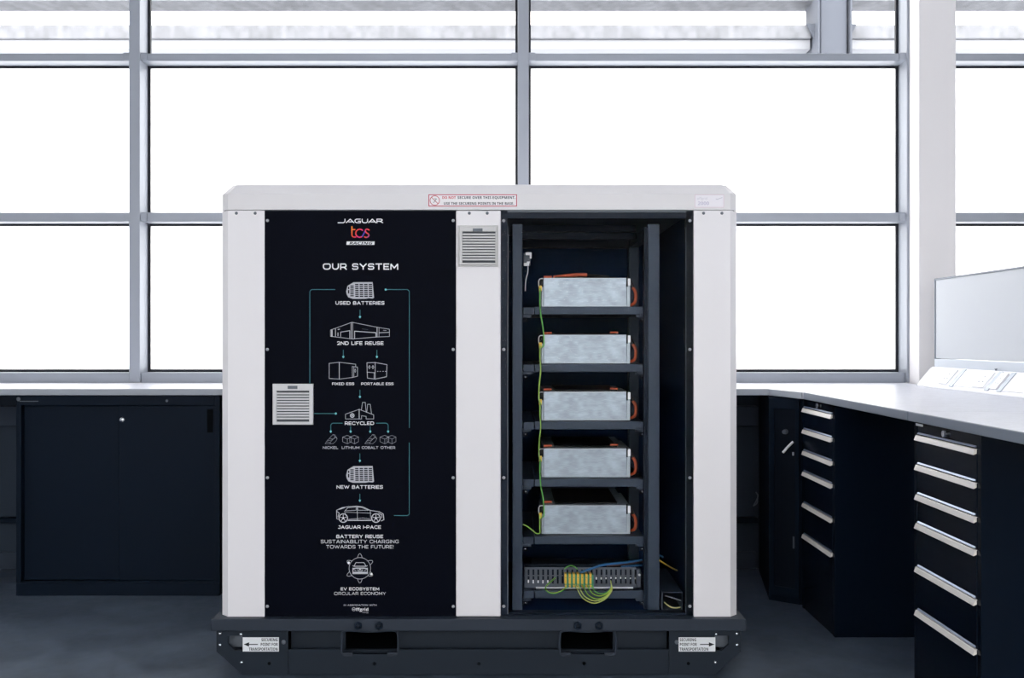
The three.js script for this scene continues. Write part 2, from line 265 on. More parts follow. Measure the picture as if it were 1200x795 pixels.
function wide(g, s, x0, y, x1, cap, color, bold = true) {
  const sw = bold ? 0.195 : 0.135, gap = bold ? 0.42 : 0.4; let total = 0;
  for (const c of s) total += GLYPH[c][0] + gap;
  const k = (x1 - x0 - sw * cap) / (total - gap);
  g.save(); g.strokeStyle = color; g.lineWidth = sw * cap; g.lineCap = 'square'; g.lineJoin = 'miter'; g.miterLimit = 2.2;
  let x = x0 + sw * cap / 2;
  for (const c of s) {
    for (const [r, closed, ...p] of GLYPH[c].slice(1)) {
      const n = p.length / 2, P = (i) => [x + p[i * 2] * k, y - (sw / 2 + p[i * 2 + 1] * (1 - sw)) * cap];
      g.beginPath(); g.moveTo(...P(0));
      for (let i = 1; i < n; i++) r && (i < n - 1 || closed) ? g.arcTo(...P(i), ...P((i + 1) % n), turn(i, r, n, P, closed, Math.min(k, cap))) : g.lineTo(...P(i));
      if (closed) g.closePath();
      g.stroke();
    }
    x += (GLYPH[c][0] + gap) * k;
  }
  g.restore();
}
// black graphic panel with its print
{
  const K = 4.3, PX0 = 309.8, PY0 = 247, W = Math.round(224.4 * K), H = Math.round(476 * K);
  const art = printMat(W, H, (g) => {
    g.fillStyle = '#060914'; g.fillRect(0, 0, W, H);
    const X = (x) => (x - PX0) * K, Y = (y) => (y - PY0) * K, ink = '#f1f2f6', pale = '#c9cbd3', teal = '#4d8791', tealDot = '#79c3cc';
    const t = (s, x0, x1, y0, y1, bold = true, col = ink) => wide(g, s, X(x0), Y(y1), X(x1), (y1 - y0) * K, col, bold);
    const line = (pts, col = pale, lw = 0.5, close = false) => { g.strokeStyle = col; g.lineWidth = lw * K; g.lineJoin = 'round'; g.lineCap = 'round'; g.beginPath(); pts.forEach(([x, y], i) => (i ? g.lineTo(X(x), Y(y)) : g.moveTo(X(x), Y(y)))); if (close) g.closePath(); g.stroke(); };
    const dot = (x, y, r, col) => { g.fillStyle = col; g.beginPath(); g.arc(X(x), Y(y), r * K, 0, 7); g.fill(); };
    const down = (x, y0, y1) => { line([[x, y0], [x, y1]], teal, 0.7); dot(x, y1, 1.25, tealDot); g.fillStyle = tealDot; g.beginPath(); g.moveTo(X(x - 1.2), Y(y1)); g.lineTo(X(x + 1.2), Y(y1)); g.lineTo(X(x), Y(y1 + 2)); g.fill(); };
    const bend = (pts, r) => { g.strokeStyle = teal; g.lineWidth = 0.75 * K; g.beginPath(); g.moveTo(X(pts[0][0]), Y(pts[0][1])); for (let i = 1; i < pts.length - 1; i++) g.arcTo(X(pts[i][0]), Y(pts[i][1]), X(pts[i + 1][0]), Y(pts[i + 1][1]), r * K); const e = pts[pts.length - 1]; g.lineTo(X(e[0]), Y(e[1])); g.stroke(); };
    // word mark, drawn with strokes: wide letters
    {
      const y0 = 256.8, y1 = 261, lw = 1.15, L = (p) => line(p, ink, lw);
      L([[404, y0], [404, y1 - 1.4], [402.4, y1], [396, y1]]);
      L([[405.5, y1], [410.2, y0], [414.6, y1]]); L([[408.4, y1 - 1], [412.4, y1 - 1]]);
      L([[422, y0], [417.4, y0], [415.8, y0 + 1.3], [415.8, y1 - 1.3], [417.4, y1], [422.2, y1], [422.2, y0 + 2.4], [419.5, y0 + 2.4]]);
      L([[424.2, y0], [424.2, y1 - 1.4], [425.7, y1], [429, y1], [430.6, y1 - 1.4], [430.6, y0]]);
      L([[431.8, y1], [436.2, y0], [440.4, y1]]); L([[434.4, y1 - 1], [438.4, y1 - 1]]);
      L([[441.6, y1], [441.6, y0], [446.6, y0], [447.8, y0 + 1], [446.6, y0 + 2.4], [442, y0 + 2.4]]); L([[445, y0 + 2.4], [448.3, y1]]);
    }
    { // three colourful letters
      const gr = g.createLinearGradient(X(411), Y(265), X(433), Y(279)); gr.addColorStop(0, '#f6a13c'); gr.addColorStop(0.3, '#f0563f'); gr.addColorStop(0.55, '#e23f8e'); gr.addColorStop(0.8, '#f0563f'); gr.addColorStop(1, '#7d55c7');
      g.strokeStyle = gr; g.lineWidth = 1.5 * K; g.lineCap = 'round'; g.lineJoin = 'round';
      g.beginPath(); g.moveTo(X(412.2), Y(265.6)); g.lineTo(X(412.2), Y(275.2)); g.quadraticCurveTo(X(412.4), Y(278.3), X(416.6), Y(277.8)); g.moveTo(X(412.2), Y(269)); g.lineTo(X(415.6), Y(269)); g.stroke();
      g.beginPath(); g.arc(X(421.4), Y(273.4), 4.7 * K, -0.85, 0.95, true); g.stroke();
      g.strokeStyle = '#5c50c0'; g.beginPath(); g.moveTo(X(424.4), Y(277)); g.lineTo(X(428), Y(270.4)); g.stroke();
      g.strokeStyle = gr; g.beginPath(); g.moveTo(X(432.4), Y(269.6)); g.quadraticCurveTo(X(428.4), Y(267.2), X(428), Y(270.4)); g.quadraticCurveTo(X(428.2), Y(272.6), X(430.6), Y(273.6)); g.quadraticCurveTo(X(433.4), Y(275.2), X(431.2), Y(277.6)); g.quadraticCurveTo(X(429), Y(279), X(427), Y(277.6)); g.stroke();
    }
    g.fillStyle = '#eceef2'; g.beginPath(); g.moveTo(X(406), Y(283)); g.lineTo(X(438.9), Y(283)); g.lineTo(X(438.6), Y(287)); g.lineTo(X(405.8), Y(287)); g.fill();
    g.save(); g.transform(1, 0, -0.35, 1, X(286.6) * 0 + 0.35 * Y(286.6), 0); word(g, 'RACING', X(408.5), Y(286.5), X(436), 2.9 * K, '#15171d', true); g.restore();
    t('OUR SYSTEM', 378, 466.6, 308.8, 316.3);
    const pack = (y) => { // honeycombed battery pack seen from above
      g.fillStyle = '#b7b9c2'; g.beginPath(); [[405.4, y + 11], [407, y + 4.5], [414, y + 0.2], [436.5, y], [438.2, y + 18.2], [436.8, y + 19.4], [432, y + 19], [428, y + 19.8], [413.5, y + 19.8], [408, y + 18], [406, y + 14.5]].forEach(([a, b], i) => (i ? g.lineTo(X(a), Y(b)) : g.moveTo(X(a), Y(b)))); g.closePath(); g.fill();
      g.fillStyle = '#14161e';
      for (let r = 0; r < 7; r++) for (let c = 0; c < 4; c++) g.fillRect(X(415.9 + c * 5.3 + r * 0.05), Y(y + 2.3 + r * 2.3), 4 * K, 1.3 * K);
      for (let r = 0; r < 6; r++) g.fillRect(X(410.3), Y(y + 4 + r * 2.3), 4 * K, 1.2 * K);
      g.fillRect(X(407.6), Y(y + 5.6), 1.5 * K, 2.6 * K); g.fillRect(X(407.6), Y(y + 9.4), 1.5 * K, 4 * K);
    };
    pack(330.8); t('USED BATTERIES', 392.9, 450.3, 353.3, 357.4); down(421.7, 363.5, 371.6);
    bend([[392.4, 339.6], [362.8, 339.6], [362.8, 452]], 3.2); bend([[451.8, 339.6], [479.6, 339.6], [479.6, 502]], 3.2); dot(451.8, 339.6, 1.3, tealDot);
    { // long building
      const q = (x, y) => [360 + x * 0.12573, 325 + y * 0.12573], l = (p, c, lw) => line(p.map((a) => q(...a)), c, lw);
      l([[215, 495], [415, 422], [650, 468], [765, 487], [765, 555], [640, 560], [420, 578], [215, 553], [215, 495]], pale, 0.6);
      l([[408, 425], [408, 577]], pale, 0.8); l([[422, 425], [422, 577]], pale, 0.6); l([[310, 556], [310, 514], [395, 500], [395, 572]], pale, 0.8); l([[440, 574], [440, 505], [640, 520], [640, 560]], pale, 0.9); l([[650, 468], [650, 558]], pale, 0.9); l([[668, 472], [668, 557]], pale, 0.6); l([[668, 520], [765, 516]], pale, 0.8);
      l([[228, 497], [228, 552]], pale, 1.6); l([[262, 484], [262, 556]], pale, 0.9); l([[285, 490], [300, 486]], pale, 0.9); l([[285, 520], [285, 550]], pale, 0.9); l([[510, 484], [565, 490]], '#6b7079', 0.4); l([[708, 497], [735, 499]], pale, 0.5);
    }
    t('2ND LIFE REUSE', 394.8, 449.3, 400.5, 404.8); down(402.1, 410.8, 418.6); down(441.5, 410.8, 418.6);
    {
      const q = (x, y) => [360 + x * 0.12573, 410 + y * 0.12573], l = (p, lw = 0.6, c = pale) => line(p.map((a) => q(...a)), c, lw);
      l([[203, 130], [297, 120], [450, 138], [450, 160]]); l([[420, 262], [300, 277], [203, 272], [203, 130]]); l([[297, 120], [297, 277]], 0.8); l([[418, 160], [467, 165], [467, 250], [420, 262], [418, 160]]); l([[433, 166], [433, 258]], 0.5); l([[445, 182], [452, 200], [445, 216], [439, 200], [445, 182]], 0.5);
      l([[555, 125], [632, 122], [742, 142], [738, 255], [632, 277], [560, 268], [555, 125]], 0.7); l([[632, 122], [632, 277]], 0.7); l([[556, 212], [632, 218]], 0.7); l([[622, 219], [622, 272]], 0.6); for (const c of [578, 611]) l([[c, 150], [c + 9, 165], [c, 181], [c - 9, 165], [c, 150]], 0.6); for (const c of [655, 678, 705, 728]) l([[c - 3, 205], [c + 5, 205]], 0.7);
      t('FIXED ESS', 388.9, 414.9, 448.8, 452); t('PORTABLE ESS', 423.1, 461, 448.8, 452); down(421.6, 457.7, 465.6);
      line([[366, 485.4], [393.3, 485.4]], teal, 0.8); dot(393.3, 485.4, 1.3, tealDot);
      l([[355, 605], [483, 560], [618, 612], [618, 650], [548, 650], [548, 626], [505, 620], [505, 650], [355, 650], [355, 605]]); l([[483, 560], [483, 650]], 0.9); l([[503, 567], [514, 495], [540, 495], [548, 585]]); l([[553, 588], [562, 513], [586, 513], [598, 602]]);
      g.strokeStyle = pale; g.lineWidth = 1.1 * K; g.beginPath(); g.arc(X(412.6), Y(487.7), 2.1 * K, 0, 7); g.stroke(); dot(412.6, 487.7, 1, pale);
    }
    t('RECYCLED', 403.8, 438.2, 494.7, 498.8);
    bend([[400.9, 496.7], [387.4, 496.7], [387.4, 506]], 3); bend([[440.7, 496.7], [454.7, 496.7], [454.7, 506]], 3); down(387.4, 505, 506.4); down(454.7, 505, 506.4); down(410.7, 500.5, 506.4); down(433.7, 500.5, 506.4);
    const grey = '#a9abb5';
    for (const x of [380.2, 426.8]) { const l = (p) => line(p.map(([a, b]) => [x + a * 0.1083, 510 + b * 0.1083]), grey, 0.4); l([[5, 100], [30, 65], [90, 0], [110, 2], [135, 45], [120, 75], [90, 100], [5, 100]]); l([[20, 80], [60, 85], [110, 30]]); l([[30, 65], [70, 62], [125, 28]]); l([[60, 85], [62, 102]]); l([[55, 45], [85, 45]]); l([[90, 0], [112, 22], [135, 45]]); }
    for (const x of [401.2, 445.1]) { const l = (p) => line(p.map(([a, b]) => [x + a * 0.1083, 511 + b * 0.1083]), grey, 0.45); for (const o of [0, 78]) { l([[o, 20], [o + 50, 0], [o + 95, 18], [o + 95, 68], [o + 52, 92], [o, 68], [o, 20]]); l([[o, 20], [o + 52, 40], [o + 95, 18]]); l([[o + 52, 40], [o + 52, 92]]); } }
    t('NICKEL', 378, 396, 523.8, 527, true, '#c6c7d0'); t('LITHIUM', 400.2, 421, 523.8, 527, true, '#c6c7d0'); t('COBALT', 423.7, 443.2, 523.8, 527, true, '#c6c7d0'); t('OTHER', 445.8, 463, 523.8, 527, true, '#c6c7d0');
    down(421.5, 532.6, 540.8); pack(547); t('NEW BATTERIES', 394.1, 448.6, 569.6, 573.8); down(421.5, 580, 587.6);
    bend([[479.5, 519.8], [479.5, 605.3], [461.8, 605.3]], 3);
    { // car from the side
      const q = (x, y) => [360 + x * 0.10833, 570 + y * 0.10833], l = (p, lw = 0.6) => line(p.map((a) => q(...a)), pale, lw);
      l([[318, 360], [316, 268], [375, 240], [440, 230], [530, 224], [600, 232], [680, 270], [780, 285], [822, 310], [828, 370], [800, 384]], 0.8); l([[318, 360], [335, 368]]); l([[440, 378], [690, 378]], 1.1); l([[445, 366], [600, 352], [690, 362]], 0.5); l([[405, 275], [440, 240], [528, 232], [528, 268], [405, 275]], 0.6); l([[545, 232], [590, 238], [660, 268], [545, 268], [545, 232]], 0.6); l([[412, 290], [690, 300]], 0.5); l([[538, 226], [542, 376]], 0.6); l([[680, 272], [684, 350]], 0.5); l([[400, 280], [420, 330]], 0.5); l([[318, 280], [345, 300], [330, 340]], 0.8); l([[770, 300], [808, 320], [805, 350]], 0.8); l([[345, 258], [400, 240]], 1);
      for (const c of [388, 742]) { g.strokeStyle = pale; g.lineWidth = 1.1 * K; g.beginPath(); g.arc(X(360 + c * 0.10833), Y(570 + 353 * 0.10833), 5 * K, 0, 7); g.stroke(); g.lineWidth = 0.6 * K; for (let a = 0; a < 5; a++) line([q(c, 353), q(c + 36 * Math.cos(a * 1.257 - 1.57), 353 + 36 * Math.sin(a * 1.257 - 1.57))], pale, 0.8); dot(...q(c, 353), 1, ink); }
    }
    t('JAGUAR I-PACE', 396, 446.3, 616.9, 620.9); t('BATTERY REUSE', 393.8, 448.8, 627.8, 631.9); t('SUSTAINABILITY CHARGING', 375.7, 467.2, 633.8, 637.9, false); t('TOWARDS THE FUTURE!', 382, 461, 640, 644.1, false);
    { // sun-like ring with petals around a car seen from the front
      const cx = 421.5, cy = 667.3; g.strokeStyle = pale; g.lineWidth = 0.55 * K; g.beginPath(); g.arc(X(cx), Y(cy), 12.6 * K, 0, 7); g.stroke();
      for (let a = 0; a < 6; a++) { g.save(); g.translate(X(cx), Y(cy)); g.rotate(a * Math.PI / 3); g.beginPath(); g.moveTo(-2.7 * K, -12.4 * K); g.quadraticCurveTo(-1.6 * K, -17.2 * K, 0, -17.2 * K); g.quadraticCurveTo(1.6 * K, -17.2 * K, 2.7 * K, -12.4 * K); g.stroke(); g.restore(); }
      dot(408.4, 660.8, 1.5, ink); dot(435, 674.1, 1.5, ink);
      const q = (x, y) => [360 + x * 0.10833, 640 + y * 0.10833], l = (p, lw = 0.6) => line(p.map((a) => q(...a)), pale, lw);
      l([[505, 228], [525, 190], [612, 190], [635, 228]], 0.7); l([[492, 225], [505, 230], [635, 230], [648, 225]], 0.9); l([[492, 250], [492, 310], [650, 310], [650, 250]], 0.9); l([[498, 255], [530, 250], [610, 250], [645, 255]], 1.3); l([[495, 297], [648, 297]], 1.6); l([[540, 268], [555, 284], [588, 284], [602, 268], [540, 268]], 0.6); l([[500, 265], [525, 275]], 0.8); l([[642, 265], [618, 275]], 0.8); dot(...q(570, 263), 0.7, ink);
    }
    t('EV ECOSYSTEM', 399, 444.2, 689.7, 693.3); t('CIRCULAR ECONOMY', 391.2, 452, 695.1, 698.7, false); t('IN ASSOCIATION WITH', 402.6, 441.3, 709.6, 711.6, true, '#d4d6dd');
    g.strokeStyle = ink; g.lineWidth = 0.5 * K; g.beginPath(); g.arc(X(414.4), Y(715.4), 1.9 * K, 0, 7); g.stroke(); line([[413.2, 715.4], [415.6, 715.4]], ink, 0.5);
    word(g, 'ffgrid', X(416.8), Y(717.4), X(431.8), 3.4 * K, ink, true); word(g, 'energy', X(424.4), Y(719.8), X(431.6), 1.1 * K, '#c9cbd3', true);
  }, { roughness: 0.55, specularIntensity: 0.06 });
  const g = bx(ux(309.8), ux(534.2), HB + 0.002, uy(247), U + 0.004, U + 0.010).toNonIndexed(); g.clearGroups();
  const p = g.attributes.position, n = g.attributes.normal, u = g.attributes.uv;
  for (let i = 0; i < p.count; i++) n.getZ(i) > 0.5 ? u.setXY(i, (p.getX(i) - ux(309.8)) / (ux(534.2) - ux(309.8)), (p.getY(i) - HB - 0.002) / (uy(247) - HB - 0.002)) : u.setXY(i, 0.01, 0.01);
  const panel = uo('graphic_panel', g, art);
  for (const x of [313, 531]) for (const y of [258.5, 409.8, 560.5, 711.5]) uo('screw', studZ(ux(x), uy(y), U + 0.004, 0.0055, 0.004), M.screw, panel);
}
// vent grilles
function vent(x0, x1, y0, y1, d, mat, lx0, lx1, ly0, pitch, framed) {
  const v = holder('vent_grille', unit), w = (x) => ux(x), h = (y) => uy(y);
  uo('vent_frame', sheet(rect(w(x0), w(x1), h(y1), h(y0)), [rect(w(lx0), w(lx1), h(ly0 + 10.5 * pitch + 1.3), h(ly0 - 0.8)).reverse()], d - 0.012, 0.012, 0.0015), mat, v);
  uo('vent_backing', bx(w(lx0) - 0.002, w(lx1) + 0.002, h(ly0 + 11 * pitch), h(ly0 - 1.2), d - 0.003, d - 0.0005), M.ventDark, v);
  for (let i = 0; i < 10; i++) uo('louver', bx(w(lx0), w(lx1), h(ly0 + i * pitch + pitch), h(ly0 + i * pitch + 1.35), d - 0.0105, d - 0.004), mat, v);
  uo('vent_tab', bx(w((x0 + x1) / 2 - 6), w((x0 + x1) / 2 + 5.5), h(y0 + 5.9), h(y0 + 2.2), d - 0.0135, d - 0.011, 0.001), M.clipGrey, v);
  if (framed) uo('vent_surround', sheet(rect(w(x0 - 1.6), w(x1 + 1.6), h(y1 + 1.6), h(y0 - 1.6)), [rect(w(x0), w(x1), h(y1), h(y0)).reverse()], d - 0.006, 0.006, 0.001), mat, v);
  return v;
}
vent(320, 367.4, 450, 497.8, U + 0.004, M.vent, 324.5, 362.8, 459, 3.25);
vent(538.2, 582.2, 266, 311, U, M.ventWarm, 542, 580.5, 272.8, 3.27, true);

// dark frame round the clear panel, inner lining and header
{
  const yT = uy(246.4), yB = HB + 0.001;
  uo('panel_frame', bx(ux(587), ux(594.6), yB, yT, U + 0.012, U + 0.05), M.frame);  // lighter than the right side, light falling on it put into the colour
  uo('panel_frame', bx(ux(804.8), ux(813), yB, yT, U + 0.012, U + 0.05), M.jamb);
  uo('header', bx(ux(594.6), ux(804.8), uy(255.5), uy(248.3), U + 0.014, U + 0.05), M.frame);
  uo('header_strip', bx(ux(594.6), ux(804.8), uy(248.3), yT, U + 0.008, U + 0.05), M.clipGrey);
  uo('threshold', bx(ux(594.6), ux(804.8), yB, yB + 0.008, U + 0.014, U + 0.05), M.frame);
  uo('pane_edge_strip', tube([V(ux(595), uy(721), U + 0.013), V(ux(595), uy(560), U + 0.013), V(ux(595), uy(400), U + 0.013), V(ux(595.6), uy(266), U + 0.013)], 0.0011, 8, 6), M.greyWire);  // pale strip standing in for light caught along the clear panel edge
  uo('pane_edge_strip', tube([V(ux(804.6), uy(721), U + 0.013), V(ux(804.6), uy(266), U + 0.013)], 0.0009, 4, 6), M.aluDark);
  const cp = uo('clear_panel', bx(ux(587.4), ux(812.6), yB + 0.001, uy(248), U + 0.006, U + 0.010), M.pane);
  for (const x of [590.3, 808.8]) for (const y of [258.5, 409.8, 560.5, 711.5]) uo('screw', studZ(ux(x), uy(y), U + 0.006, 0.0055, 0.004), M.screw, cp);
  // lining: side walls, back and floor inside the bay
  uo('lining', bx(ux(586) - 0.01, ux(589.5), HB, yCap - 0.004, U + 0.052, UB - 0.032), M.inner);
  uo('lining', bx(ux(811.5), ux(815.5), HB, yCap - 0.004, U + 0.052, UB - 0.032), M.inner);
  uo('lining', bx(ux(589.5), ux(811.5), HB, yCap - 0.004, UB - 0.045, UB - 0.032), M.inner);
  uo('lining', bx(ux(589.5), ux(811.5), HB, HB + 0.004, U + 0.052, UB - 0.046), M.inner);
  uo('latch', bx(px(803, 3.4), px(807, 3.4), py(400, 3.4), py(385, 3.4), U + 0.052, U + 0.075, 0.002), M.frame);
}

// skid: lip, front web with pockets, lower channel, end plates, sides
{
  const S = 3.345, sx = (p) => px(p, S), sy = (p) => py(p, S), skid = holder('base_skid', unit);
  uo('deck', bx(px(247, 3.33), px(874.5, 3.33), 0.153, HB - 0.0005, 3.33, UB + 0.03, 0.003), M.skidLip, skid);
  const x0 = sx(253), x1 = sx(868.5), yl = 0.003;
  const pockets = [[402, 464.5], [658, 720]];
  const hole = ([a, b]) => rect(sx(a), sx(b), sy(767), sy(741.5)).reverse();
  const hexL = [[266.6, 746], [283.6, 746], [283.6, 763.5], [275, 763.5], [266.6, 756]].map(([a, b]) => [sx(a), sy(b)]), hexR = [[266.6, 746], [283.6, 746], [283.6, 763.5], [275, 763.5], [266.6, 756]].map(([a, b]) => [sx(1121.5 - a), sy(b)]);
  uo('front_web', sheet([[sx(337.4), yl], [sx(784.1), yl], [sx(784.1), 0.153], [sx(337.4), 0.153]], pockets.map(hole), S + 0.05, 0.012), M.skid, skid);
  for (const s of [0, 1]) {
    const f = (a) => (s ? sx(1121.5 - a) : sx(a)), o = [[253, 741], [253, 764.5], [283, 790], [337, 790], [337, 741]].map(([a, b]) => [f(a), b === 741 ? 0.153 : b === 790 ? yl : sy(b)]);
    const e = uo('end_plate', sheet(s ? o : o.slice().reverse(), [s ? hexR : hexL], S + 0.006, 0.012), M.skid, skid);
  }
  for (const s of [0, 1]) uo('securing_bar', bx(Math.min(sx(s ? 855 : 266), sx(s ? 838 : 283.8)) - 0.004, Math.max(sx(s ? 855 : 266), sx(s ? 838 : 283.8)) + 0.004, sy(764), sy(745), S + 0.05, S + 0.06), M.clipGrey, skid);
  const ch = [[337.4, 790], [784.1, 790], [784.1, 762], [722, 762], [722, 767.5], [656, 767.5], [656, 762], [466.5, 762], [466.5, 767.5], [400, 767.5], [400, 762], [337.4, 762]].map(([a, b]) => [sx(a), b === 790 ? yl : sy(b)]);
  uo('lower_channel', sheet(ch, [438.5, 561, 684.5].map((c) => Array.from({ length: 10 }, (_, i) => [sx(c) + 0.0055 * Math.cos(-i * 0.628), sy(778.6) + 0.0055 * Math.sin(-i * 0.628)])), S + 0.004, 0.013, 0.001), M.skid, skid);
  for (const [a, b] of pockets) {
    const r = 0.0042, d = S + 0.006;
    uo('pocket_rim', [tube([V(sx(a) + 0.03, sy(768.5), d), V(sx(a), sy(768.5), d), V(sx(a) - 0.004, sy(766), d), V(sx(a) - 0.004, sy(745), d), V(sx(a), sy(741.2), d), V(sx((a + b) / 2), sy(741.2), d), V(sx(b), sy(741.2), d), V(sx(b) + 0.004, sy(745), d), V(sx(b) + 0.004, sy(766), d), V(sx(b), sy(768.5), d), V(sx(b) - 0.03, sy(768.5), d)], r, 80, 8), bx(sx(a) - 0.004, sx(a) + 0.032, sy(769.5), sy(765.5), d - 0.003, d + 0.01, 0.003), bx(sx(b) - 0.032, sx(b) + 0.004, sy(769.5), sy(765.5), d - 0.003, d + 0.01, 0.003)], M.skidLip, skid);
    const t = 0.004, A = sx(a), B = sx(b), yb = sy(767), yt = sy(741.5);
    uo('fork_tunnel', [bx(A - t, A, yb - t, yt + t, S + 0.0625, UB), bx(B, B + t, yb - t, yt + t, S + 0.0625, UB), bx(A, B, yb - t, yb, S + 0.0625, UB), bx(A, B, yt, yt + t, S + 0.0625, UB)], M.slot, skid);
    for (const c of a < 500 ? [419.6, 444.2] : [677, 702]) uo('lug_bolt', new THREE.LatheGeometry([[0.0055, 0], [0.0055, 0.009], [0.0085, 0.011], [0.0135, 0.009], [0.0145, 0]].map(([p, q]) => new THREE.Vector2(p, q)), 6).rotateX(Math.PI / 2).translate(px(c, 3.33), py(733.5, 3.33), -3.33), M.frame, skid);
  }
  for (const [a, b] of [[257.6, 741.8], [257.6, 755.2], [282, 742.5], [282.8, 775.8]]) for (const s of [0, 1]) uo('bolt', studZ(sx(s ? 1121.5 - a : a), sy(b + 1.5), S + 0.006, 0.0058, 0.006), M.chrome, skid);
  for (const c of [315, 807]) uo('bolt_hole', new THREE.CylinderGeometry(0.0055, 0.0055, 0.004, 16).rotateX(Math.PI / 2).translate(sx(c), sy(778.6), -(S + 0.007)), M.slot, skid);
  for (const a of [332, 793.5]) uo('bolt', studZ(sx(a), sy(753.5), S + 0.006, 0.0075, 0.006), M.clipGrey, skid);
  uo('side_beam', bx(x0 + 0.02, x0 + 0.05, yl, 0.153, S + 0.12, UB, 0.003), M.skid, skid); uo('side_beam', bx(x1 - 0.05, x1 - 0.02, yl, 0.153, S + 0.12, UB, 0.003), M.skid, skid); uo('rear_beam', bx(x0 + 0.05, x1 - 0.05, yl, 0.153, UB + 0.005, UB + 0.02), M.skid, skid);
  for (const s of [0, 1]) uo('securing_sticker', stickerGeo(sx(s ? 795.5 : 284.2), sx(s ? 838.5 : 326.6), sy(764.2), sy(747.6), S + 0.003), printMat(424, 166, (g, w, h) => {
    g.fillStyle = '#dfe3e8'; g.fillRect(0, 0, w, h);
    const ink = '#171b22';
    const ax = s ? w : 0, k = s ? -1 : 1;
    g.strokeStyle = ink; g.lineWidth = 10; g.beginPath(); g.moveTo(ax + k * 60, 83); g.lineTo(ax + k * 178, 83); g.stroke(); g.fillStyle = ink; g.beginPath(); g.moveTo(ax + k * 10, 83); g.lineTo(ax + k * 75, 58); g.lineTo(ax + k * 75, 108); g.fill();
    if (s) { word(g, 'SECURING', 10, 46, 205, 34, ink); word(g, 'POINT FOR', 10, 100, 210, 34, ink); word(g, 'TRANSPORTATION', 10, 156, 345, 34, ink); }
    else { word(g, 'SECURING', 218, 46, 412, 34, ink); word(g, 'POINT FOR', 208, 100, 412, 34, ink); word(g, 'TRANSPORTATION', 72, 156, 412, 34, ink); }
  }), skid);
}

// ------------------------------------------------------------------ inside the bay: rack, batteries, wiring
const SH = 1.2312, PITCH = 0.1976, RX0 = px(613, 3.46), RX1 = px(754.5, 3.46);
const rack = thing('equipment_rack', 'dark grey steel rack with open shelves standing inside the clear-fronted bay', 'rack', [0.25, HB + 0.004, -3.7]);
const ro = (n, g, m, p = rack) => { const o = obj(n, Array.isArray(g) ? g : [g], m, p); o.geometry = o.geometry.clone().translate(-0.25, -HB - 0.004, 3.7); return o; };
{
  const yT = 1.511, A = [px(600.3, 3.42), px(612.3, 3.42)], B = [px(759.3, 3.42), px(773, 3.42)];
  for (const [a, b] of [A, B]) { ro('post', bx(a, b, HB + 0.005, yT, 3.42, 3.46, 0.003), M.rack); ro('post', bx(a, b, HB + 0.005, yT, 3.98, 4.02, 0.003), M.rack); ro('side_rail', bx(a + 0.004, b - 0.004, yT - 0.03, yT - 0.002, 3.461, 3.979), M.rack); ro('side_rail', bx(a + 0.004, b - 0.004, HB + 0.006, HB + 0.03, 3.461, 3.979), M.rack); }
  ro('inner_flange', bx(px(755, 3.43), px(759.6, 3.43), HB + 0.005, yT - 0.01, 3.43, 3.462), M.frame);
  ro('cross_rail', bx(A[1], B[0], 1.519, 1.545, 3.74, 3.76, 0.003), M.frame); ro('cross_rail', bx(A[1], B[0], 1.490, 1.515, 3.73, 3.76, 0.003), M.frame);
  ro('cross_rail', bx(A[1], B[0], yT - 0.03, yT, 3.99, 4.01), M.frame);
  for (let k = 0; k < 6; k++) {
    const y = k < 5 ? SH - PITCH * k : 0.2546;
    const s = ro('shelf', bx(RX0 + 0.04, RX1, y - 0.027, y, 3.46, 3.97, 0.002), M.shelf);
    ro('shelf_bracket', bx(RX0, RX0 + 0.0375, y - 0.027, y - 0.001, 3.462, 3.97, 0.002), M.shelf, s);
    ro('shelf_foot', bx(RX0 - 0.002, RX0 + 0.028, y - 0.036, y - 0.027, 3.463, 3.5), M.rack, s); ro('shelf_foot', bx(RX1 - 0.026, RX1 + 0.008, y - 0.036, y - 0.027, 3.463, 3.5), M.rack, s);
    ro('shelf_bolt', studZ(RX1 - 0.004, y - 0.044, 3.47, 0.0035, 0.004), M.chrome, s); ro('shelf_bolt', studZ(RX0 + 0.008, y - 0.044, 3.47, 0.0035, 0.004), M.chrome, s);
    ro('shelf_lug', bx(RX1 - 0.012, RX1 + 0.006, y - 0.052, y - 0.034, 3.472, 3.476), M.frame, s); ro('shelf_lug', bx(RX0, RX0 + 0.016, y - 0.052, y - 0.034, 3.472, 3.476), M.frame, s);
  }
}
